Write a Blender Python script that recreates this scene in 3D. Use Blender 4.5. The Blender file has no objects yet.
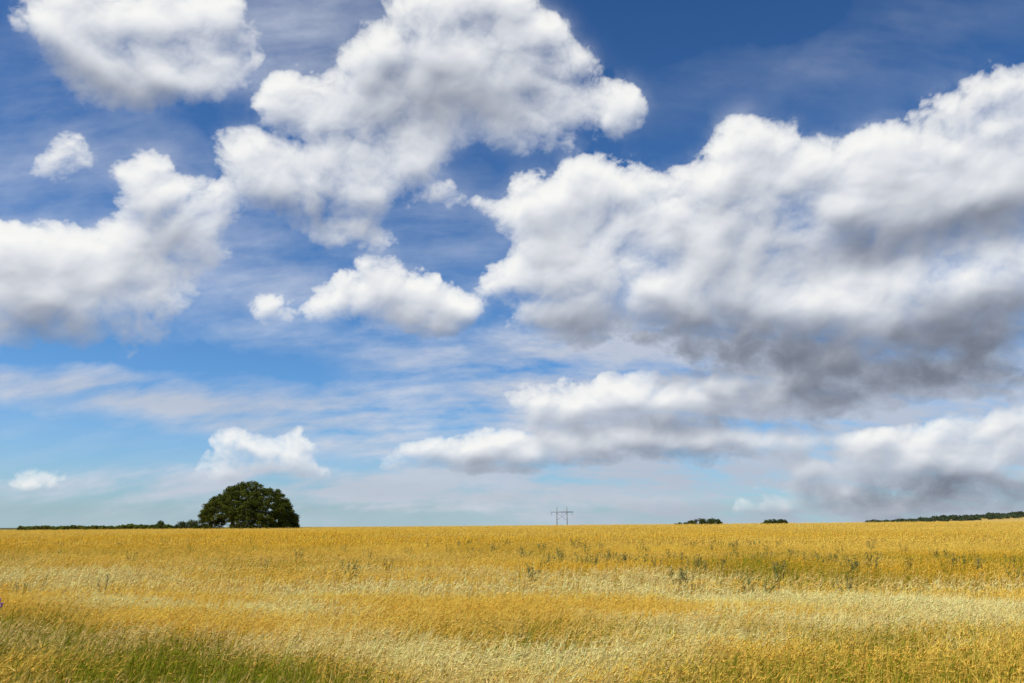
import bpy, math, random
import numpy as np
from mathutils import Vector
random.seed(7); rng=np.random.default_rng(11)
sc=bpy.context.scene
sc.view_settings.view_transform='Standard'; sc.view_settings.look='None'; sc.view_settings.exposure=0
F=826.0; PITCH=math.radians(12.19); EYE=2.5
cp,sp=math.cos(PITCH),math.sin(PITCH)

# ------------------------------------------------ camera
cam=bpy.data.cameras.new("camera"); co=bpy.data.objects.new("camera",cam); sc.collection.objects.link(co)
co.location=(0,0,EYE); co.rotation_euler=(math.pi/2+PITCH,0,0)
cam.sensor_width=36; cam.lens=F/1024*36; cam.clip_end=30000; cam.clip_start=0.1
sc.camera=co

def az_el(px,py):
    a=(px-512)/F; b=(341.5-py)/F
    v=Vector((a,cp-b*sp,sp+b*cp)).normalized()
    return math.atan2(v.x,v.y),math.asin(v.z)
def elev(py): return math.atan((341.5-py)/F)+PITCH
def xat(px,d): return (px-512)/F*d*cp

# ------------------------------------------------ numpy noise
def vnoise(x,y,seed=0):
    xi=np.floor(x).astype(np.int64); yi=np.floor(y).astype(np.int64); fx=x-xi; fy=y-yi
    fx=fx*fx*(3-2*fx); fy=fy*fy*(3-2*fy)
    def h(a,b):
        n=(a*374761393+b*668265263+seed*144665)&0x7fffffff
        n=((n^(n>>13))*1274126177)&0x7fffffff
        return ((n^(n>>16))&0xffff)/65535.0
    return (h(xi,yi)*(1-fx)+h(xi+1,yi)*fx)*(1-fy)+(h(xi,yi+1)*(1-fx)+h(xi+1,yi+1)*fx)*fy
def fbm(x,y,o=4,seed=0):
    s=0;a=.5;t=0
    for i in range(o):
        s=s+a*vnoise(x,y,seed+i*17); t+=a; a*=.5; x=x*2.03+5.1; y=y*2.03+9.7
    return s/t
_pg=np.random.default_rng(77); _perm=_pg.permutation(4096); _ga=_pg.random(4096)*2*np.pi; _gx=np.cos(_ga); _gy=np.sin(_ga)
def perlin(x,y,seed=0):
    xi=np.floor(x).astype(np.int64); yi=np.floor(y).astype(np.int64); fx=x-xi; fy=y-yi
    u=fx*fx*fx*(fx*(fx*6-15)+10); v=fy*fy*fy*(fy*(fy*6-15)+10)
    def gr(a,b,dx,dy):
        h=_perm[(_perm[(a+seed*131)&4095]+b)&4095]; return _gx[h]*dx+_gy[h]*dy
    n0=gr(xi,yi,fx,fy); n1=gr(xi+1,yi,fx-1,fy); n2=gr(xi,yi+1,fx,fy-1); n3=gr(xi+1,yi+1,fx-1,fy-1)
    return ((n0*(1-u)+n1*u)*(1-v)+(n2*(1-u)+n3*u)*v)*1.5
def pfbm(x,y,o,rough=.5,seed=0,billow=False):
    s=0;a=1.;t=0
    for i in range(o):
        n=perlin(x,y,seed+i)
        if billow: n=np.sqrt(n*n+.003)*2-.62
        s=s+a*n; t+=a; a*=rough
        x,y=(x*.8-y*.6)*2.07+3.3,(x*.6+y*.8)*2.07+7.1
    return s/t
def sst(a,b,x):
    t=np.clip((x-a)/(b-a),0,1); return t*t*(3-2*t)

def ground_z(x,y):
    x=np.asarray(x,float); y=np.asarray(y,float)
    t=sst(25,205,y)
    xc=np.clip(x,-400,400)
    z=t*(.2+.0086*xc)
    z=z+ (fbm(x/35,y/35,2,3)-.5)*.5*sst(30,90,y)*(1-sst(150,200,y))
    z=z-np.maximum(0,np.minimum(y,3000)-225)*.022
    z=z+ 11.5*np.exp(-((x-400)/190)**2-((y-540)/130)**2)
    z=z+ .85*(1-sst(1.5,5.0,y))
    return z

# ------------------------------------------------ node helpers
class NT:
    def __init__(s,tree): s.t=tree; s.n=tree.nodes; s.l=tree.links
    def put(s,sock,v):
        if v is None: return
        if isinstance(v,bpy.types.NodeSocket): s.l.new(v,sock)
        else: sock.default_value=v
    def math(s,op,a,b=None,c=None,clamp=False):
        n=s.n.new('ShaderNodeMath'); n.operation=op; n.use_clamp=clamp
        s.put(n.inputs[0],a); s.put(n.inputs[1],b); s.put(n.inputs[2],c); return n.outputs[0]
    def vm(s,op,a,b=None):
        n=s.n.new('ShaderNodeVectorMath'); n.operation=op
        s.put(n.inputs[0],a); s.put(n.inputs[1],b); return n.outputs[0]
    def comb(s,x,y,z=0.0):
        n=s.n.new('ShaderNodeCombineXYZ')
        for i,v in enumerate((x,y,z)): s.put(n.inputs[i],v)
        return n.outputs[0]
    def sep(s,v):
        n=s.n.new('ShaderNodeSeparateXYZ'); s.l.new(v,n.inputs[0]); return n.outputs
    def smooth(s,v,a,b,c=0.0,d=1.0,typ='SMOOTHSTEP'):
        n=s.n.new('ShaderNodeMapRange'); n.interpolation_type=typ
        s.put(n.inputs[0],v)
        for i,k in zip((1,2,3,4),(a,b,c,d)): n.inputs[i].default_value=k
        return n.outputs[0]
    def noise(s,v,scale,detail=4,rough=.5,dist=0.0,dim='2D',lac=2.0):
        n=s.n.new('ShaderNodeTexNoise'); n.noise_dimensions=dim
        s.l.new(v,n.inputs['Vector'])
        n.inputs['Scale'].default_value=scale; n.inputs['Detail'].default_value=detail
        n.inputs['Roughness'].default_value=rough; n.inputs['Distortion'].default_value=dist
        n.inputs['Lacunarity'].default_value=lac
        return n.outputs
    def mix(s,f,a,b,typ='MIX'):
        n=s.n.new('ShaderNodeMix'); n.data_type='RGBA'; n.blend_type=typ
        s.put(n.inputs[0],f); s.put(n.inputs[6],a); s.put(n.inputs[7],b); return n.outputs[2]
    def ramp(s,f,stops,interp='LINEAR'):
        n=s.n.new('ShaderNodeValToRGB'); s.l.new(f,n.inputs[0]); cr=n.color_ramp; cr.interpolation=interp
        while len(cr.elements)<len(stops): cr.elements.new(.5)
        for e,(p,c) in zip(cr.elements,stops): e.position=p; e.color=(*c,1)
        return n.outputs[0]

SUN_EL=math.radians(50); SUN_AZ=math.radians(-115)   # azimuth from +Y, clockwise positive

# clear-sky colour shared by the world and the sky dome
g=bpy.data.node_groups.new("clear_sky",'ShaderNodeTree')
g.interface.new_socket("Dir",in_out='INPUT',socket_type='NodeSocketVector')
g.interface.new_socket("Color",in_out='OUTPUT',socket_type='NodeSocketColor')
G=NT(g); gi=g.nodes.new('NodeGroupInput'); go=g.nodes.new('NodeGroupOutput')
dx,dy,dz=G.sep(G.vm('NORMALIZE',gi.outputs[0]))
zz=G.math('MAXIMUM',dz,0.012)
sky=g.nodes.new('ShaderNodeTexSky'); sky.sky_type='NISHITA'; sky.sun_disc=False
sky.sun_elevation=SUN_EL; sky.sun_rotation=SUN_AZ; sky.air_density=1.0; sky.dust_density=.4; sky.ozone_density=3.0
G.l.new(G.vm('NORMALIZE',G.comb(dx,dy,zz)),sky.inputs[0])
tint=G.ramp(zz,[(0,(.42,.62,.88)),(.06,(.38,.60,.86)),(.22,(.33,.57,.80)),(.42,(.27,.49,.72)),(.6,(.20,.40,.62))])
G.l.new(G.mix(1.0,G.mix(1.0,sky.outputs[0],tint,'MULTIPLY'),(1.5,1.5,1.5,1),'MULTIPLY'),go.inputs[0])

w=bpy.data.worlds.new("World"); sc.world=w; w.use_nodes=True
wt=NT(w.node_tree); w.node_tree.nodes.clear()
tc=wt.n.new('ShaderNodeTexCoord'); gn=wt.n.new('ShaderNodeGroup'); gn.node_tree=g
wt.l.new(tc.outputs['Generated'],gn.inputs[0])
bg=wt.n.new('ShaderNodeBackground'); bg.inputs['Strength'].default_value=.1
wt.l.new(gn.outputs[0],bg.inputs['Color'])
wo=wt.n.new('ShaderNodeOutputWorld'); wt.l.new(bg.outputs[0],wo.inputs['Surface'])
w.cycles.sampling_method='MANUAL'; w.cycles.sample_map_resolution=256

sun=bpy.data.lights.new("sun",'SUN'); sun.energy=5.0; sun.angle=math.radians(.5); sun.color=(1,.94,.83)
so=bpy.data.objects.new("sun",sun); sc.collection.objects.link(so)
sd=Vector((math.sin(SUN_AZ)*math.cos(SUN_EL),math.cos(SUN_AZ)*math.cos(SUN_EL),math.sin(SUN_EL)))
so.rotation_euler=sd.to_track_quat('Z','Y').to_euler()

# ------------------------------------------------ materials
def attr_mat(name,transl=.3,rough=.6,gain=1.0,spec=.2):
    m=bpy.data.materials.new(name); m.use_nodes=True; t=NT(m.node_tree); m.node_tree.nodes.clear()
    at=t.n.new('ShaderNodeAttribute'); at.attribute_name='col'
    geo=t.n.new('ShaderNodeNewGeometry')
    nz=t.noise(geo.outputs['Position'],3.0,2,.6,dim='3D')[0]
    c=t.mix(1.0,at.outputs['Color'],t.ramp(nz,[(.25,(.85*gain,)*3),(.75,(1.1*gain,)*3)]),'MULTIPLY')
    p=t.n.new('ShaderNodeBsdfPrincipled'); t.l.new(c,p.inputs['Base Color']); p.inputs['Roughness'].default_value=rough
    p.inputs['Specular IOR Level'].default_value=spec
    tr=t.n.new('ShaderNodeBsdfTranslucent'); t.l.new(c,tr.inputs[0])
    mx=t.n.new('ShaderNodeMixShader'); mx.inputs[0].default_value=transl
    t.l.new(p.outputs[0],mx.inputs[1]); t.l.new(tr.outputs[0],mx.inputs[2])
    o=t.n.new('ShaderNodeOutputMaterial'); t.l.new(mx.outputs[0],o.inputs[0]); return m
def noise_mat(name,c1,c2,scale=5,rough=.85,bump=.3):
    m=bpy.data.materials.new(name); m.use_nodes=True; t=NT(m.node_tree); p=m.node_tree.nodes['Principled BSDF']
    geo=t.n.new('ShaderNodeTexCoord')
    nz=t.noise(geo.outputs['Object'],scale,5,.6,dim='3D')[0]
    t.l.new(t.ramp(nz,[(.3,c1),(.7,c2)]),p.inputs['Base Color']); p.inputs['Roughness'].default_value=rough
    b=t.n.new('ShaderNodeBump'); b.inputs['Strength'].default_value=bump; t.l.new(nz,b.inputs['Height']); t.l.new(b.outputs[0],p.inputs['Normal'])
    return m
M_barley=attr_mat("barley_straw",.35,.9,spec=.0)
M_leaf=attr_mat("leaf_foliage",.25,.7,spec=.08)
M_bark=noise_mat("bark",(.05,.038,.028),(.12,.095,.07),6)
M_wood=noise_mat("weathered_pole_wood",(.15,.15,.14),(.23,.22,.21),3)
M_steel=noise_mat("weathered_steel",(.14,.145,.15),(.20,.205,.21),3,.5,.05)
M_ins=noise_mat("glass_insulator",(.10,.13,.12),(.16,.20,.19),3,.2,.02)

def mk(name,V,T,col=None,mat=None,label=None,cat=None,kind=None,parent=None,link=True,smooth=False):
    V=np.asarray(V,np.float32); T=np.asarray(T,np.int32)
    me=bpy.data.meshes.new(name); me.vertices.add(len(V)); me.vertices.foreach_set('co',V.ravel())
    k=T.shape[1]; me.loops.add(T.size); me.loops.foreach_set('vertex_index',T.ravel())
    me.polygons.add(len(T)); me.polygons.foreach_set('loop_start',np.arange(0,T.size,k,dtype=np.int32))
    try: me.polygons.foreach_set('loop_total',np.full(len(T),k,np.int32))
    except Exception: pass
    if smooth: me.polygons.foreach_set('use_smooth',np.ones(len(T),bool))
    me.update(calc_edges=True)
    if col is not None:
        a=me.attributes.new('col','FLOAT_COLOR','POINT'); c=np.ones((len(V),4),np.float32); c[:,:3]=col; a.data.foreach_set('color',c.ravel())
    if mat: me.materials.append(mat)
    ob=bpy.data.objects.new(name,me)
    if label: ob["label"]=label
    if cat: ob["category"]=cat
    if kind: ob["kind"]=kind
    if parent: ob.parent=parent
    if link: sc.collection.objects.link(ob)
    return ob

# ------------------------------------------------ sky dome with cumulus
CLOUDS=[ # cx,cy,rx,ry,rot,weight
 (70,12,70,50),(150,35,94,70),(222,38,40,46),(110,85,54,30),(200,78,42,24),
 (66,160,32,22,0,.8),
 (430,45,80,60,0),(505,35,66,44,-15),(360,78,74,40,10),(455,110,100,54),(560,92,66,54,-20),(608,112,42,28),(298,100,42,20,0,.9),
 (285,150,74,38,10),(325,190,76,50),(238,182,46,30,0,.9),(350,240,46,18,0,.85),(400,150,56,44,0,.95),(455,203,40,13,0,.75),
 (145,188,38,30),(175,225,54,48),(85,250,70,38),(40,300,72,50),(110,295,76,44),(90,335,90,24),(8,255,30,36),(150,275,50,34),
 (400,300,70,35),(345,297,36,23),(445,300,28,28),(283,308,38,18,0,.75),
 (545,195,52,28,15,.9),(600,180,52,30),(560,240,80,48),(650,235,105,64),(550,285,66,42),(565,330,58,20,0,.85),(620,300,90,38),
 (730,185,92,50,15),(770,250,125,72),(850,200,95,60),(915,145,80,46,20),(990,105,80,50,20),(1020,180,90,66),(930,235,125,56),(840,265,120,50),(1080,110,90,70),
 (710,315,95,42),(800,335,120,54),(900,310,120,58),(1000,305,95,62),(960,365,125,36),(850,388,125,22),(1100,260,100,120),
 (620,387,115,19,0,.9),(540,446,145,21,3,.95),(670,412,135,22,0,.9),(470,458,85,16,0,.85),(780,404,110,22,0,.9),(650,448,140,19,0,1),(565,404,75,17,0,.85),(770,440,120,15,0,.9),
 (945,440,110,22,6,1),(1030,425,70,28,0,1),(870,470,110,18,5,1),(1000,472,115,26,0,1),(880,497,160,14,3,1),(805,463,50,10,0,.75),(950,507,150,12,0,1),
 (240,450,48,24),(296,448,20,23),(225,474,46,12,0,.85),(290,474,46,11,0,.8),(42,478,28,12,0,.95),(18,487,24,8,0,.75)]
DARKS=[  # shade painted into the cloud colour, mostly at bases; negative weights brighten
 (780,356,150,30,-4,.44),(690,358,90,18,0,.26),(1000,332,90,38,8,.60),(965,374,130,18,0,.34),(870,394,140,14,0,.34),(820,250,140,24,0,.14),
 (890,238,80,20,0,.26),(560,335,70,16,0,.28),(640,318,90,18,0,.24),(440,100,90,30,0,.26),(310,218,70,22,0,.26),(90,338,100,22,0,.32),(130,92,90,22,0,.28),
 (900,500,190,12,0,.44),(1000,484,110,12,0,.36),(870,482,90,8,0,.3),(680,422,180,11,0,.34),(540,464,150,9,0,.38),(15,60,50,24,0,.2),(235,480,55,6,0,.25),(1010,220,60,16,0,.26),(420,324,50,9,0,.22),(710,458,120,9,0,.34),(180,245,50,20,0,.2),
 (870,290,110,20,0,-.18),(1000,275,80,16,0,-.16),(660,265,90,30,0,-.10),(800,380,80,8,0,-.15),(660,400,90,9,0,-.12)]
HAZE=[ # cx,cy,rx,ry,rot,weight,grey
 (190,398,160,16,0,.55,.8),(90,388,110,12,0,.5,.8),(240,420,120,12,0,.42,.8),(350,490,170,14,0,.9,.5),(420,492,140,12,0,.85,.5),(120,135,120,34,-20,.2),(20,210,70,70,0,.3),
 (850,40,110,20,25,.06),(940,30,110,40,20,.10),(720,90,90,24,10,.08),(260,255,70,34,0,.30),(420,345,160,10,0,.25),(720,478,200,20,0,1.0,.6),(880,514,280,14,0,1.1,.8),
 (960,460,170,66,0,1.0,.6),(310,30,80,60,0,.35),(265,310,60,28,0,.30),(490,420,150,24,0,.65,.2),(120,505,190,12,0,.3,.5),(560,360,150,22,0,.4,.2),(380,440,80,16,0,.55,.3),(700,380,240,46,0,.75,.5),(60,440,110,10,0,.15),(560,495,240,12,0,.7,.6),(640,470,180,16,0,.9,.6),(850,425,160,24,0,.75,.5),(260,478,110,10,0,.65,.3),(50,488,60,8,0,.5,.4),(460,235,70,40,0,.22)]
AZ=np.radians(np.arange(-62,62.01,.074)); EL=np.radians(np.arange(-2,46.01,.074)); AA,EE=np.meshgrid(AZ,EL)
dX=np.sin(AA)*np.cos(EE); dY=np.cos(AA)*np.cos(EE); dZ=np.sin(EE)
zc=np.maximum(dZ,0)+.42; QX=dX/zc; QY=dY/zc            # flat layer projection for streaky haze
zc=np.maximum(dZ,0)+.75; UX=1.75*dX/zc; UY=1.75*dY/zc     # near-isotropic projection for the heaps
wx=pfbm(UX*5,UY*5,6,.60,1); wy=pfbm(UX*5+40,UY*5,6,.60,9)
lowk=.35+.65*sst(.05,.35,EE)
PX=AA+wx*.044; PY=EE+wy*.036*lowk
def prof(e,k):
    cx,cy,rx,ry=e[:4]; rot=math.radians(e[4]) if len(e)>4 else 0
    a,b=az_el(cx,cy); a1,_=az_el(cx+rx*.5,cy); a0,_=az_el(cx-rx*.5,cy); _,b1=az_el(cx,cy-ry*.5); _,b0=az_el(cx,cy+ry*.5)
    sx=(a1-a0)*k; sy=(b1-b0)*k; u=PX-a; v=PY-b; c,s=math.cos(rot),math.sin(rot)
    u,v=(u*c+v*s)/sx,(-u*s+v*c)/sy
    return np.clip(1-u*u-v*v,0,1)
inv=np.ones_like(AA)
for e in CLOUDS: inv*=1-.72*(e[5] if len(e)>5 else 1)*prof(e,1.32)
Mk=1-inv; Mk=Mk-.20*np.maximum(0,Mk-.55)
outm=np.maximum(sst(.68,.85,np.abs(AA)),sst(.66,.75,EE))*(1-sst(.93,1.06,np.abs(AA)))*(1-sst(.72,.79,EE))
gen=sst(.05,.45,pfbm(QX*2.2,QY*2.2,3,.5,21))*.85
Mk=np.maximum(Mk,outm*gen)
q1x=UX+wx*.05; q1y=UY+wy*.05
bil=pfbm(q1x*9,q1y*9,7,.54,31,billow=True); fb=pfbm(q1x*6.5,q1y*6.5,9,.63,51); fl=pfbm(UX*3.5+9,UY*3.5,3,.5,61)
amp=.15+.85*sst(0,.35,Mk)
D=Mk-.35+amp*(.26*bil+.50*fb+.08*fl)
H=np.maximum(0,D)
def gauss(A_,s):
    fy=np.fft.fftfreq(A_.shape[0])[:,None]; fx=np.fft.rfftfreq(A_.shape[1])[None]
    return np.fft.irfft2(np.fft.rfft2(A_)*np.exp(-2*(np.pi*s)**2*(fx*fx+fy*fy)),s=A_.shape)
def shift(A_,sx,sy):
    return np.roll(np.roll(A_,-int(round(sx)),1),-int(round(sy)),0)
# crisp sunlit tops, ragged softer bases
H8=gauss(H,8)
topness=np.clip((H8-shift(H8,-3,9))*6+.5,0,1)
kA=(2.6+5.0*topness)*(.60+.40*sst(.04,.24,EE))
alpha=1-np.exp(-(H*kA)**1.10)
T_=np.minimum(H,.6)
Lx,Ly=-.40,.92
occ=0; prev=0
for s in (2,4,7,11,16,22,30,40):
    occ=occ+shift(T_,Lx*s,Ly*s)*(s-prev); prev=s
occ=gauss(occ,1.6)
kk=.095-.035*sst(.05,.45,EE)
lit=np.exp(-occ*kk)
Sd=Mk*.8+amp*(.34*bil+.34*gauss(fb,1.3))
Ds=gauss(Sd,1.2); rel=Ds-shift(Ds,Lx*3,Ly*3); Dm=gauss(Sd,4.5); rel2=Dm-shift(Dm,Lx*11,Ly*11)
dk=0
for e in DARKS: dk=dk+e[5]*prof(e[:5],1.6)
dk=gauss(dk,5); dk=dk-.35*np.maximum(0,dk-.48)
L=.60+.39*lit+rel*.50+rel2*.75-dk*np.clip(.92+.40*fl+.35*fb,.4,1.2)-.04  # sunlight and self-shadowing of the clouds, computed here into the dome's vertex colour
L=L+(1-sst(0,.22,H))*.02
L=np.clip(L,0,1)
L=np.where(L<.25,.25-(.25-L)*.6,L)
stops=np.array([0,.2,.4,.6,.8,1.0])
def srgb(*c): return [((v/255+.055)/1.055)**2.4 for v in c]
cols=np.array([srgb(85,93,108),srgb(122,129,144),srgb(158,164,177),srgb(194,199,208),srgb(225,228,233),srgb(249,249,246)])
CC=np.stack([np.interp(L,stops,cols[:,i]) for i in range(3)],-1)
hz=0; hg=0
for e in HAZE:
    v=e[5]*prof(e[:5],1.7)**.8; hz=1-(1-hz)*(1-np.minimum(v,.95)); hg=np.maximum(hg,v*(e[6] if len(e)>6 else 0))
hn=pfbm(QX*2.4+wx*.15,QY*10+wy*.15,8,.58,71); hn2=pfbm(UX*6,UY*14,7,.58,81)
ha=np.clip(hz*(.78+1.5*hn+.9*hn2),0,.92)
ha=np.maximum(ha,.26*(1-sst(0,.17,EE))*np.clip(.8+1.0*hn+.3*hn2,0,1.4))
halo=gauss(alpha,9)*.50*np.clip(.75+3.2*fb+1.2*hn,0,1.8)
ha=np.clip(ha+halo*(1-ha),0,.88)
hsh=np.clip(hg*(.85+.6*hn2)+.1,0,1)[...,None]
hc=(np.array(srgb(212,218,230))*(1-hsh)+np.array(srgb(163,171,187))*hsh)*(1+.18*np.clip(hn2,-1,1))[...,None]
tot=alpha+(1-alpha)*ha
mixc=(CC*alpha[...,None]+hc*((1-alpha)*ha)[...,None])/np.maximum(tot,1e-4)[...,None]
R_=8500.
Vd=np.stack([dX*R_,dY*R_,dZ*R_],-1).reshape(-1,3)
ny,nx=AA.shape; I=np.arange(nx*ny).reshape(ny,nx)
Td=np.stack([I[:-1,:-1],I[1:,:-1],I[1:,1:],I[:-1,1:]],-1).reshape(-1,4)
sm=bpy.data.materials.new("sky_with_cumulus"); sm.use_nodes=True; t=NT(sm.node_tree); t.n.clear()
ge=t.n.new('ShaderNodeNewGeometry'); gn=t.n.new('ShaderNodeGroup'); gn.node_tree=g; t.l.new(ge.outputs['Position'],gn.inputs[0])
s01=t.mix(1.0,gn.outputs[0],(.1,.1,.1,1),'MULTIPLY')
ac=t.n.new('ShaderNodeAttribute'); ac.attribute_name='col'; aa=t.n.new('ShaderNodeAttribute'); aa.attribute_name='cover'
cc=t.mix(aa.outputs['Fac'],s01,ac.outputs['Color'])
em=t.n.new('ShaderNodeEmission'); t.l.new(cc,em.inputs[0]); o=t.n.new('ShaderNodeOutputMaterial'); t.l.new(em.outputs[0],o.inputs[0])
sm.cycles.emission_sampling='NONE'
dome=mk("sky",Vd,Td,mixc.reshape(-1,3),sm,label="deep blue sky with scattered white cumulus clouds",cat="sky",kind="structure",smooth=True)
a=dome.data.attributes.new('cover','FLOAT','POINT'); a.data.foreach_set('value',tot.astype(np.float32).ravel())

# ------------------------------------------------ ground sheet
xs=np.concatenate([-np.geomspace(9000,160,22),np.linspace(-150,150,101),np.geomspace(160,9000,26)])
ys=np.concatenate([[-2000,-600,-200,-60,-20,-8],np.linspace(-4,12,17),np.linspace(14,240,76),np.geomspace(250,9000,34)])
X,Y=np.meshgrid(xs,ys); Z=ground_z(X,Y); nx,ny=len(xs),len(ys)
V=np.stack([X,Y,Z],-1).reshape(-1,3); I=np.arange(nx*ny).reshape(ny,nx)
T=np.stack([I[:-1,:-1],I[:-1,1:],I[1:,1:],I[1:,:-1]],-1).reshape(-1,4)
gm=bpy.data.materials.new("soil_and_stubble"); gm.use_nodes=True; t=NT(gm.node_tree); p=gm.node_tree.nodes['Principled BSDF']
geo=t.n.new('ShaderNodeNewGeometry'); px_,py_,pz_=t.sep(geo.outputs['Position'])
n1=t.noise(geo.outputs['Position'],.4,8,.65,dim='3D')[0]; n2=t.noise(geo.outputs['Position'],14,5,.7,dim='3D')[0]
straw=t.mix(n2,(.28,.17,.03,1),(.50,.32,.07,1)); grass=t.mix(n2,(.04,.06,.015,1),(.11,.13,.04,1))
far=t.mix(n1,(.40,.27,.07,1),(.55,.38,.12,1))
f1=t.smooth(py_,5.0,7.0); c=t.mix(f1,grass,straw); c=t.mix(t.smooth(py_,230,260),c,far)
t.l.new(c,p.inputs['Base Color']); p.inputs['Roughness'].default_value=.95; p.inputs['Specular IOR Level'].default_value=.1
b=t.n.new('ShaderNodeBump'); b.inputs['Strength'].default_value=.6; t.l.new(n2,b.inputs['Height']); t.l.new(b.outputs[0],p.inputs['Normal'])
mk("ground",V,T,mat=gm,kind="structure",smooth=True,label="gently rolling farmland soil under ripe barley",cat="ground")

# ------------------------------------------------ barley crop
def greenness(x,y):
    n=fbm(x*.35,y*.30,4,5)
    dline=(17.2-.73*(x+10.4))-y
    a=sst(-1.6,1.9,dline+(n-.5)*4)*(1-.6*sst(2.2,5.2,dline+(n-.5)*4))*(1-sst(.5,6,x+(n-.5)*4))
    a=a*(.40+.60*sst(.28,.62,fbm(x*.6,y*.7,4,9)))
    b_=sst(.42,.64,fbm(x*.35+3,y*.6,4,21))*sst(8,9.5,y)*(1-sst(13,18,y))*sst(-3.5,1.0,x)
    c_=sst(.46,.66,fbm(x*.10+3,y*.06,3,31))*.28*sst(16,22,y)*(1-sst(50,80,y))
    d_=.45*sst(20,25,y)*(1-sst(36,50,y))*sst(3,11,x)*sst(.3,.55,fbm(x*.12,y*.1,3,39))
    return np.clip(a+b_*.50*(1-a)+c_+d_,0,.88)
def crop_colours(x,y,n):
    gold=np.array([.94,.62,.070]); pale=np.array([.99,.79,.34]); deep=np.array([.84,.49,.040])
    p_=sst(.45,.62,fbm(x*.20+.25*y,y*.45+4,5,41))
    q_=sst(.42,.62,fbm(x*.035,y*.05,4,51))
    gn=greenness(x,y)
    p_=p_*(1-.85*gn)
    c=gold+(pale-gold)*(p_*.85*(1-sst(22,50,y))+.20*q_)[:,None]
    c=c+(deep-c)*((1-q_*.6)*.45*(1-p_))[:,None]
    far=sst(70,200,y)[:,None]*.8; c=c*(1-far)+far*np.array([.96,.66,.15])
    c=c*(.90+.22*rng.random(n))[:,None]
    isg=(rng.random(n)<gn)
    gc=np.array([.31,.325,.022])*(.60+.75*rng.random(n))[:,None]
    c=np.where(isg[:,None],gc,c*(1-.32*gn[:,None]))
    return np.minimum(c,.98),isg,p_
def crop(n,y0,y1,tn,h,wd,ear,aw,lod):
    u=rng.random(n); y=np.sqrt(y0*y0+u*(y1*y1-y0*y0)); x=(rng.random(n)*2-1)*(tn*y+3)
    z=ground_z(x,y); c,isg,p_=crop_colours(x,y,n)
    hh=h*(.80+.34*rng.random(n))*(.82+.38*fbm(x*.5,y*.5,3,61))
    ang=rng.normal(0,.8,n)+ (fbm(x*.12,y*.12,2,71)-.5)*1.5 +.2
    lean=.05+.12*rng.random(n)+.08*p_
    dx=np.cos(ang); dy=np.sin(ang); yaw=rng.random(n)*math.pi; rx=np.cos(yaw); ry=np.sin(yaw)
    Z3=lambda a,b,c_: np.stack([a,b,c_],-1)
    base=Z3(x,y,z)
    Pm=base+Z3(dx*lean*.3*hh,dy*lean*.3*hh,hh*.55); Pn=base+Z3(dx*lean*hh,dy*lean*hh,hh*.92)
    s_=Z3(rx,ry,rx*0)*wd
    nod=rng.random(n)*1.7-1.25
    el=ear*(.8+.4*rng.random(n))
    ed=Z3(dx*np.cos(nod),dy*np.cos(nod),-np.sin(nod))
    tip=Pn+ed*el[:,None]; mid=Pn+ed*(el*.4)[:,None]
    ew=wd*2.6
    perp=Z3(-dy,dx,dx*0); upv=np.cross(ed,perp)
    VS=[]; CS=[]; TS=[]
    def add(vs,cs,ts):
        k=len(VS)
        VS.extend(vs); CS.extend(cs); TS.extend([[a+k for a in t_] for t_ in ts])
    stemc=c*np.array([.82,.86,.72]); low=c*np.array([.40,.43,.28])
    if lod==0:
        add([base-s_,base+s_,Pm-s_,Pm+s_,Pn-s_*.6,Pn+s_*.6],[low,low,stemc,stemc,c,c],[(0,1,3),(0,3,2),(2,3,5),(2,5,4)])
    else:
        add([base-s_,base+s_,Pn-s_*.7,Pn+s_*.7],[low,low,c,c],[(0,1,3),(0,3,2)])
    e_=np.where(isg,.45,1.0)[:,None]
    m1=mid+perp*ew*e_; m2=mid+(-perp*.5+upv*.86)*ew*e_; m3=mid+(-perp*.5-upv*.86)*ew*e_
    ec=np.minimum(c*1.05,.95)
    add([Pn,m1,m2,m3,tip],[ec*.85,ec,ec,ec,ec],[(0,1,2),(0,2,3),(0,3,1),(4,2,1),(4,3,2),(4,1,3)])
    awc=np.minimum(c*np.array([1.06,1.10,1.12]),.96)
    for j in range(aw):
        sp_=rng.normal(0,.15,(n,3)); ad=ed+sp_
        st=Pn+ed*(el*(.25+.5*rng.random(n)))[:,None]
        en=st+ad*(el*(1.25+.6*rng.random(n)))[:,None]*e_
        wv=np.cross(ad,rng.normal(0,1,(n,3))); wv/=np.linalg.norm(wv,axis=1)[:,None]+1e-6
        add([st-wv*wd*.42,st+wv*wd*.42,en],[awc,awc,awc],[(0,1,2)])
    if lod==0:
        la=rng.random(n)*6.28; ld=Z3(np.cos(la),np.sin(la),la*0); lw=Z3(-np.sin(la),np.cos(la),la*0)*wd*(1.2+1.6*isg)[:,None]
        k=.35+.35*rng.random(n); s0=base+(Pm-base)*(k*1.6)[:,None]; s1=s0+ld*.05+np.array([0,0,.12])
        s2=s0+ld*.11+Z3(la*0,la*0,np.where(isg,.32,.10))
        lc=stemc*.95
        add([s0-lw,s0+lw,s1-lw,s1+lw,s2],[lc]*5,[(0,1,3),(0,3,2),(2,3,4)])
    nv=len(VS); VV=np.stack(VS,1).reshape(-1,3); CC=np.stack([np.broadcast_to(q,(n,3)) for q in CS],1).reshape(-1,3)
    TT=(np.array(TS)[None]+ (np.arange(n)*nv)[:,None,None]).reshape(-1,3)
    return VV,TT,CC
parts=[crop(72000,6.0,20,.74,.80,.0038,.100,5,0),
       crop(80000,18.5,60,.74,.80,.0064,.13,4,1),
       crop(100000,57,232,.76,.80,.018,.22,2,1)]
off=0; Vs=[];Ts=[];Cs=[]
for v,t_,c_ in parts: Vs.append(v);Ts.append(t_+off);Cs.append(c_);off+=len(v)
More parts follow.
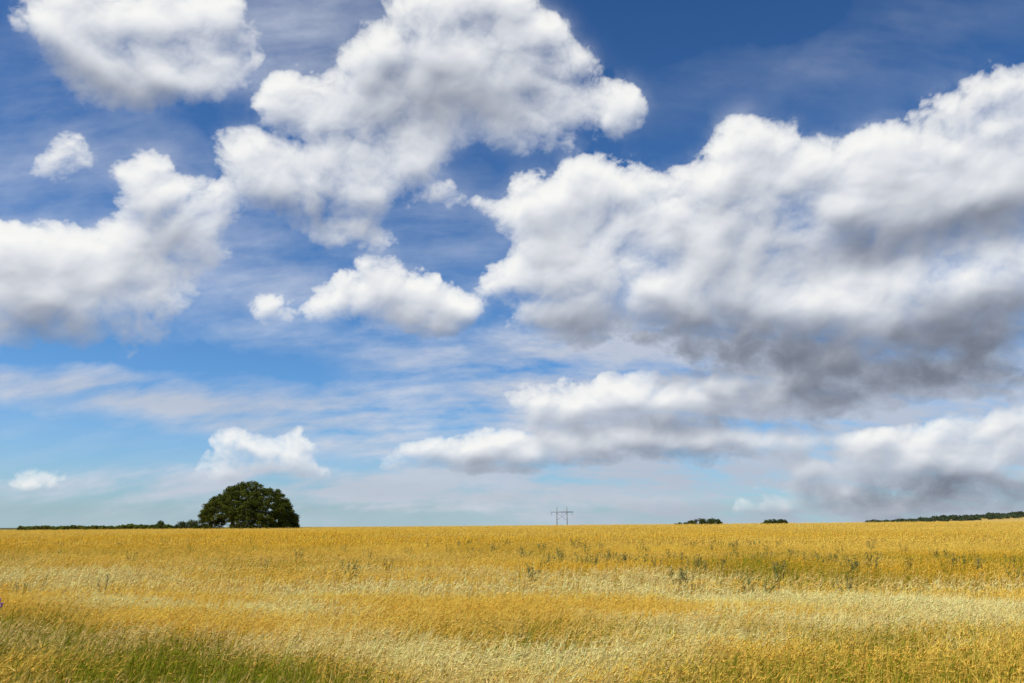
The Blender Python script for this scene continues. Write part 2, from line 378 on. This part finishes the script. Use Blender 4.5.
mk("barley_crop",np.concatenate(Vs),np.concatenate(Ts),np.concatenate(Cs),M_barley,kind="stuff",label="ripe golden barley crop with green patches",cat="barley")

# ------------------------------------------------ tubes, leaves
def tube(pts,rad,k=8):
    V=[];T=[]
    pts=[Vector(p) for p in pts]
    for i,p_ in enumerate(pts):
        dd=(pts[min(i+1,len(pts)-1)]-pts[max(i-1,0)]).normalized()
        a=dd.orthogonal().normalized(); b_=dd.cross(a)
        for j in range(k):
            th=2*math.pi*j/k; V.append(tuple(p_+(a*math.cos(th)+b_*math.sin(th))*rad[i]))
    for i in range(len(pts)-1):
        for j in range(k):
            q=i*k+j; r=i*k+(j+1)%k
            T+= [(q,r,r+k),(q,r+k,q+k)]
    n0=len(V); V.append(tuple(pts[0])); V.append(tuple(pts[-1]))
    e=(len(pts)-1)*k
    for j in range(k): T.append((n0,(j+1)%k,j)); T.append((n0+1,e+j,e+(j+1)%k))
    return V,T
def join(ps):
    V=[];T=[]
    for v,t_ in ps:
        o=len(V); V+=list(v); T+=[tuple(a+o for a in q) for q in t_]
    return V,T
def leaves(cent,rad,per,size,cols,rg,tv=.5):
    k=len(cent); n=k*per
    C=np.repeat(cent,per,0); Rr=np.repeat(rad,per,0)
    v=rg.normal(0,1,(n,3)); v/=np.linalg.norm(v,axis=1)[:,None]
    r=rg.random(n)**.45
    Pp=C+v*Rr*r[:,None]
    a=rg.normal(0,1,(n,3)); a/=np.linalg.norm(a,axis=1)[:,None]
    b_=np.cross(a,v+rg.normal(0,.6,(n,3))); b_/=np.linalg.norm(b_,axis=1)[:,None]+1e-6
    s=size*(.6+.8*rg.random(n))[:,None]
    V=np.stack([Pp-a*s,Pp-b_*s*.55,Pp+a*s,Pp+b_*s*.55],1).reshape(-1,3)
    T=np.arange(n*4).reshape(n,4)
    tone=np.repeat(1-tv/2+tv*rg.random(k),per)*(.75+.5*rg.random(n))
    c=np.array(cols)[None]*tone[:,None]; c[:,0]*=(.85+.4*rg.random(n))
    return V,T,np.repeat(c,4,0)

# ------------------------------------------------ the oak
D0=207.; tx=xat(250,D0); tz=float(ground_z(tx,D0))
SC=D0/F*cp
tree=bpy.data.objects.new("oak_tree",None); sc.collection.objects.link(tree); tree.location=(tx,D0,tz)
tree["label"]="broad round dark green oak tree at field edge"; tree["category"]="tree"
base_py=531
def tp(px,py,dy=0): return ((px-250)*SC,dy,(base_py-py)*SC+.1)
limbs=[tube([tp(233,534),tp(232,525,.2),tp(234,518,.3),tp(239,509,.5)],[.6,.5,.45,.36],10)]
for tgt,dyy,r0 in [((212,510),-2,.3),((220,497),3,.3),((240,488),-1,.35),((262,490),2,.35),((280,500),-3,.3),((288,512),2,.25),((255,500),-5,.25),((230,503),-5,.25),((250,498),6,.25),((272,514),-4,.2)]:
    s=random.choice([(233,520,.25),(235,516,.35),(238,510,.5)])
    p0=Vector(tp(*s)); p3=Vector(tp(tgt[0],tgt[1],dyy)); m1=p0.lerp(p3,.35)+Vector((0,0,.5)); m2=p0.lerp(p3,.7)+Vector((0,0,.6))
    limbs.append(tube([p0,m1,m2,p3],[r0,r0*.75,r0*.5,r0*.2],7))
V,T=join(limbs); mk("trunk",V,T,mat=M_bark,parent=tree,smooth=True)
rg=np.random.default_rng(5); cent=[];rad=[]
def in_crown(x,y,z):
    # outline waves slightly so the dome is uneven
    a=math.atan2(z,x); wv=1+.012*math.sin(a*7+1.3)+.012*math.sin(a*13+.4)+.015*math.sin(y*1.1)
    x=x/wv; z=z/wv
    h=z/12.7
    if h<0.03 or h>1: return False
    xl=-12.3*math.sqrt(max(0,1-((h-.22)/.78)**2)) if h>.22 else -12.2+ (.22-h)*12
    xr=12.0*math.sqrt(max(0,1-((h-.05)/.95)**2))
    xl+=2.4*max(0,(h-.45)); xr-=1.8*max(0,h-.3)
    cx=(xl+xr)/2; rx=(xr-xl)/2
    if rx<=0.3: return False
    return ((x-cx)/rx)**2+(y/(rx*.9))**2<1
tries=0
while len(cent)<900 and tries<90000:
    tries+=1
    x=rg.uniform(-12.5,12.5); y=rg.uniform(-11,11); z=rg.uniform(.4,12.4)
    if not in_crown(x*1.04,y*1.04,z*1.045+.1): continue
    if in_crown(x*1.25,y*1.25,z*1.16) and rg.random()<.80: continue
    if -7.7<x<-2.3 and z<3.7-abs(x+5.0)*.45: continue
    if x<-9.8 and z<2.0 : continue
    cent.append((x,y,z)); s=rg.uniform(.5,.9); rad.append((s*1.2,s*1.2,s*.85))
V,T,C=leaves(np.array(cent),np.array(rad),130,.15,(.085,.105,.013),rg,.9)
mk("crown",V,T,C,M_leaf,parent=tree)

# ------------------------------------------------ hedges, bushes
def leafy(name,px,d,segs,col,label,cat,seed,per=120,leaf=.13,group=None):
    rg=np.random.default_rng(seed); x0=xat(px,d); z0=float(ground_z(x0,d)); m=d/F*cp
    e=bpy.data.objects.new(name,None)
    cent=[];rad=[];stems=[]
    for (dx,hp,rp) in segs:
        H=.8+hp*m; r=rp*m
        n=max(3,int(H/ (r*.9)*3))
        stems.append(tube([(dx*m*.15,0,-.1),(dx*m*.6,0,H*.3),(dx*m,0,H*.8)],[.09,.05,.02],5))
        for i in range(n):
            cent.append((dx*m+rg.normal(0,r*.4),rg.normal(0,r*.8),rg.uniform(.2*H,max(.3*H,H-r*.7)))); rad.append((r*rg.uniform(.6,1.1),)*2+(r*rg.uniform(.5,.8),))
    V,T,C=leaves(np.array(cent),np.array(rad),per,leaf,col,rg)
    sc.collection.objects.link(e); e.location=(x0,d,z0); e["label"]=label; e["category"]=cat
    if group: e["group"]=group
    mk("crown",V,T,C,M_leaf,parent=e); V,T=join(stems); mk("trunk",V,T,mat=M_bark,parent=e)
DG=(.065,.092,.018)
rr=np.random.default_rng(3)
hs=[]
for q in np.arange(-76,76,2.2):
    hgt=3.8+ .5*math.sin(q*.21)+rr.uniform(0,.8)+ (1.2 if q>25 else 0)
    hs.append((q,hgt,rr.uniform(1.4,1.9)))
leafy("hedge",96,212,hs,(.16,.20,.035),"long low trimmed green hedge along the field edge","hedge",21,per=110)
leafy("bush",160,213,[(-3,6,3),(0,9,3),(3,8,3),(1,5,4)],DG,"small rounded dark bush rising above the hedge","bush",22)
leafy("bush",190,213,[(-13,5,3),(-8,8,4),(-2,9,4),(4,10,4),(9,9,4),(14,7,3)],DG,"wide low dark bush beside the oak","bush",23)
leafy("bush",702,215,[(-26,1.6,1.6),(-21,2.2,1.8),(-16,2.8,2),(-11,4,2.5),(-6,5.5,3),(0,6.5,3.2),(6,7.2,3.5),(11,7,3.2),(16,5.5,2.5)],DG,"wide dark green bush showing over the field crest","bush",24)
leafy("bush",775,215,[(-12,2,2),(-9,4,2.5),(-4,5,2.5),(1,5,2.5),(6,5,2.5),(10,4,2.5)],DG,"low dark green bush showing over the field crest","bush",25)
def wood():
    rg=np.random.default_rng(9); cent=[];rad=[]
    D=520
    for i in range(800):
        px=866+rg.random()*330; d=D+rg.uniform(-45,30); x=xat(px,d); z=float(ground_z(x,d))
        tz=2.5+math.tan(elev(523.9-(px-868)*.060))*d-(z)
        H=max(1.6,tz)*(.20+1.0*float(vnoise(np.array(px/5.),np.array(d/90.))))
        cent.append((x,d,z+H*rg.uniform(.3,.95))); s=rg.uniform(.9,1.7); rad.append((s*1.3,s*1.3,s*.8))
    V,T,C=leaves(np.array(cent),np.array(rad),70,.42,(.06,.085,.04),rg)
    mk("distant_wood",V,T,C,M_leaf,kind="stuff",label="dark line of distant woodland on a low hill",cat="woodland")
wood()

# ------------------------------------------------ H frame power pole
PD=330.; ppx=562; mx_=PD/F*cp; x0=xat(ppx,PD); z0=float(ground_z(x0,PD))
pyl=bpy.data.objects.new("power_pylon",None); sc.collection.objects.link(pyl); pyl.location=(x0,PD,z0)
pyl["label"]="twin-pole wooden power line pylon with crossarm"; pyl["category"]="power pylon"
top=2.5+math.tan(elev(507))*PD-z0; arm=2.5+math.tan(elev(512.0))*PD-z0; hw=5.2*mx_
for s in(-1,1):
    V,T=tube([(s*hw,0,-.3),(s*hw*.98,0,top*.5),(s*hw*.96,0,top)],[.18,.16,.13],10); mk("pole",V,T,mat=M_wood,parent=pyl,smooth=True)
def boxm(c,s):
    v=[(c[0]+a*s[0]/2,c[1]+b_*s[1]/2,c[2]+e*s[2]/2) for a in(-1,1) for b_ in(-1,1) for e in(-1,1)]
    return v,[(0,1,3),(0,3,2),(4,6,7),(4,7,5),(0,4,5),(0,5,1),(2,3,7),(2,7,6),(0,2,6),(0,6,4),(1,5,7),(1,7,3)]
V,T=join([boxm((0,-.25,arm),(22*mx_,.16,.28)),boxm((0,.25,arm),(22*mx_,.16,.28))]); mk("crossarm",V,T,mat=M_steel,parent=pyl)
V,T=join([tube([(-hw,0,arm-3.2),(hw,0,arm-.4)],[.05,.05],6),tube([(hw,0,arm-3.2),(-hw,0,arm-.4)],[.05,.05],6)]); mk("cross_brace",V,T,mat=M_steel,parent=pyl)
for s in(-10.3*mx_,0,10.3*mx_):
    ps=[tube([(s,0,arm-.15),(s,0,arm-1.4)],[.03,.03],6)]
    for k in range(6): ps.append(tube([(s,0,arm-.3-k*.17),(s,0,arm-.38-k*.17)],[.05,.13],10))
    V,T=join(ps); mk("insulator",V,T,mat=M_ins,parent=pyl)

# ------------------------------------------------ weeds standing above the crop
def weed_mesh(seed,spread,col):
    rg=np.random.default_rng(seed); VV=[];TT=[];CC=[];o=0
    ns=rg.integers(5,9)
    for i in range(ns):
        a=rg.uniform(0,6.28); h=rg.uniform(.82,1.12); ex=math.cos(a)*spread*rg.uniform(.3,1.2); ey=math.sin(a)*spread*rg.uniform(.3,1.2)
        v,t_=tube([(ex*.2,ey*.2,0),(ex*.5,ey*.5,h*.6),(ex,ey,h)],[.007,.006,.003],4)
        VV.append(np.array(v));TT.append(np.array(t_)+o);CC.append(np.tile(np.array(col)*.9,(len(v),1)));o+=len(v)
        n=20; tt=rg.uniform(.65,1,n); c=np.stack([ex*tt,ey*tt,h*tt],1)
        la=rg.uniform(0,6.28,n); L=rg.uniform(.04,.12,n)*(1.3-tt*.6); ddir=np.stack([np.cos(la),np.sin(la),rg.uniform(.1,.8,n)],1)
        sd_=np.stack([-np.sin(la),np.cos(la),la*0],1)
        a0=c; b0=c+ddir*(L*.5)[:,None]+sd_*(L*.22)[:,None]; c0=c+ddir*L[:,None]; d0=c+ddir*(L*.5)[:,None]-sd_*(L*.22)[:,None]
        v=np.stack([a0,b0,c0,d0],1).reshape(-1,3); q=np.arange(n*4).reshape(n,4)
        t_=np.concatenate([q[:,[0,1,2]],q[:,[0,2,3]]])+o
        VV.append(v);TT.append(t_);CC.append(np.tile(np.array(col),(len(v),1))*rg.uniform(.7,1.3,(len(v),1)));o+=len(v)
    return np.concatenate(VV),np.concatenate(TT),np.concatenate(CC)
protos=[mk("weed_plant",*weed_mesh(100+i,.18+.06*(i%3),[(.18,.20,.07),(.22,.22,.09),(.15,.19,.055)][i%3]),M_leaf,link=False).data for i in range(6)]
for o in list(bpy.data.objects):
    if len(o.users_collection)==0: bpy.data.objects.remove(o)
def dist_at(py,h=.95):
    return (EYE-h)/math.tan(-elev(py))
W=[(352,566,1.2),(356,569,1.),(545,547,1.2),(541,545,1),(520,551,1.2),(526,552,1),(533,569,1.1),(620,556,1.3),(612,554,1.1),(628,556,1.2),(605,553,1),(757,582,1.2),(743,578,1.0),
(775,565,1.2),(779,566,1),(845,563,1.2),(839,583,1.),(851,562,1),(685,573,1),(673,571,1),(665,553,1),(28,583,.8),(972,563,1.1),(958,560,1),(900,548,1.1),(700,563,1),(690,561,1),(718,560,1),(805,556,1),(820,557,1.1),(868,556,1),
(410,549,1),(430,546,1),(470,548,1),(495,546,1),(585,549,1),(640,547,1),(655,560,1),(735,552,1),(790,549,1),(870,546,1),(345,548,1),(300,552,.9),(110,578,.7),(640,558,1),(648,548,1),(600,546,1),(1008,570,1.),(930,552,1),(765,554,1),(712,548,1),(560,548,.9),(575,545,.9)]
wr=random.Random(4)
for i in range(65):
    W.append((wr.gauss(690,210) if i%4 else wr.uniform(20,1000),540+wr.random()**1.6*22,wr.uniform(.7,1.05)))
for i,(a,b_,s) in enumerate(W):
    d_=min(dist_at(b_),140); x_=xat(a,d_); o=bpy.data.objects.new("weed_plant",protos[i%6]); sc.collection.objects.link(o)
    o.location=(x_,d_,float(ground_z(x_,d_))); o.rotation_euler=(0,0,random.uniform(0,6.28)); k=s*random.uniform(.95,1.1); o.scale=(k*1.3,k*1.3,.92+.12*s)
    o["label"]="leafy green weed standing above the ripe barley"; o["category"]="weed"; o["group"]="weeds scattered through the barley field"

# ------------------------------------------------ purple thistle at the field edge
M_purple=noise_mat("thistle_petals",(.22,.07,.25),(.42,.20,.42),40,.8,.1)
M_green=noise_mat("thistle_green",(.06,.09,.03),(.12,.16,.06),30,.7,.1)
td=12.0; tx_=xat(4,td); th=bpy.data.objects.new("thistle",None); sc.collection.objects.link(th); th.location=(tx_,td,float(ground_z(tx_,td)))
th["label"]="tall thistle with small purple flower heads"; th["category"]="thistle"
zt=2.5+math.tan(elev(601))*td-th.location.z
st=[];tops=[]
for i in range(7):
    a=i*.9+.3; r=.05+.04*(i%3); tpz=zt-.07*i; st.append(tube([(0,0,0 if i==0 else zt*.45),(r*.4*math.cos(a),r*.4*math.sin(a),zt*.6),(r*math.cos(a)*1.4,r*math.sin(a)*1.4,tpz-.02)],[.007,.006,.003],6)); tops.append((r*math.cos(a)*1.4,r*math.sin(a)*1.4,tpz))
V,T=join(st); mk("stem",V,T,mat=M_green,parent=th)
V,T,C=leaves(np.array([(random.uniform(-.05,.05),random.uniform(-.05,.05),q) for q in np.linspace(.3,zt-.1,12)]),np.full((12,3),.07),14,.035,(.09,.13,.05),np.random.default_rng(2)); mk("leaf",V,T,C,M_leaf,parent=th)
for tpp in tops:
    ps=[tube([(tpp[0],tpp[1],tpp[2]-.03),(tpp[0],tpp[1],tpp[2]-.01),(tpp[0],tpp[1],tpp[2]+.008)],[.005,.018,.012],8)]
    for j in range(18):
        a=j*2.4; q=.008+.018*(j%4)/3
        ps.append(tube([(tpp[0],tpp[1],tpp[2]),(tpp[0]+q*math.cos(a),tpp[1]+q*math.sin(a),tpp[2]+.035)],[.004,.003],4))
    V,T=join(ps); mk("flower_head",V,T,mat=M_purple,parent=th)
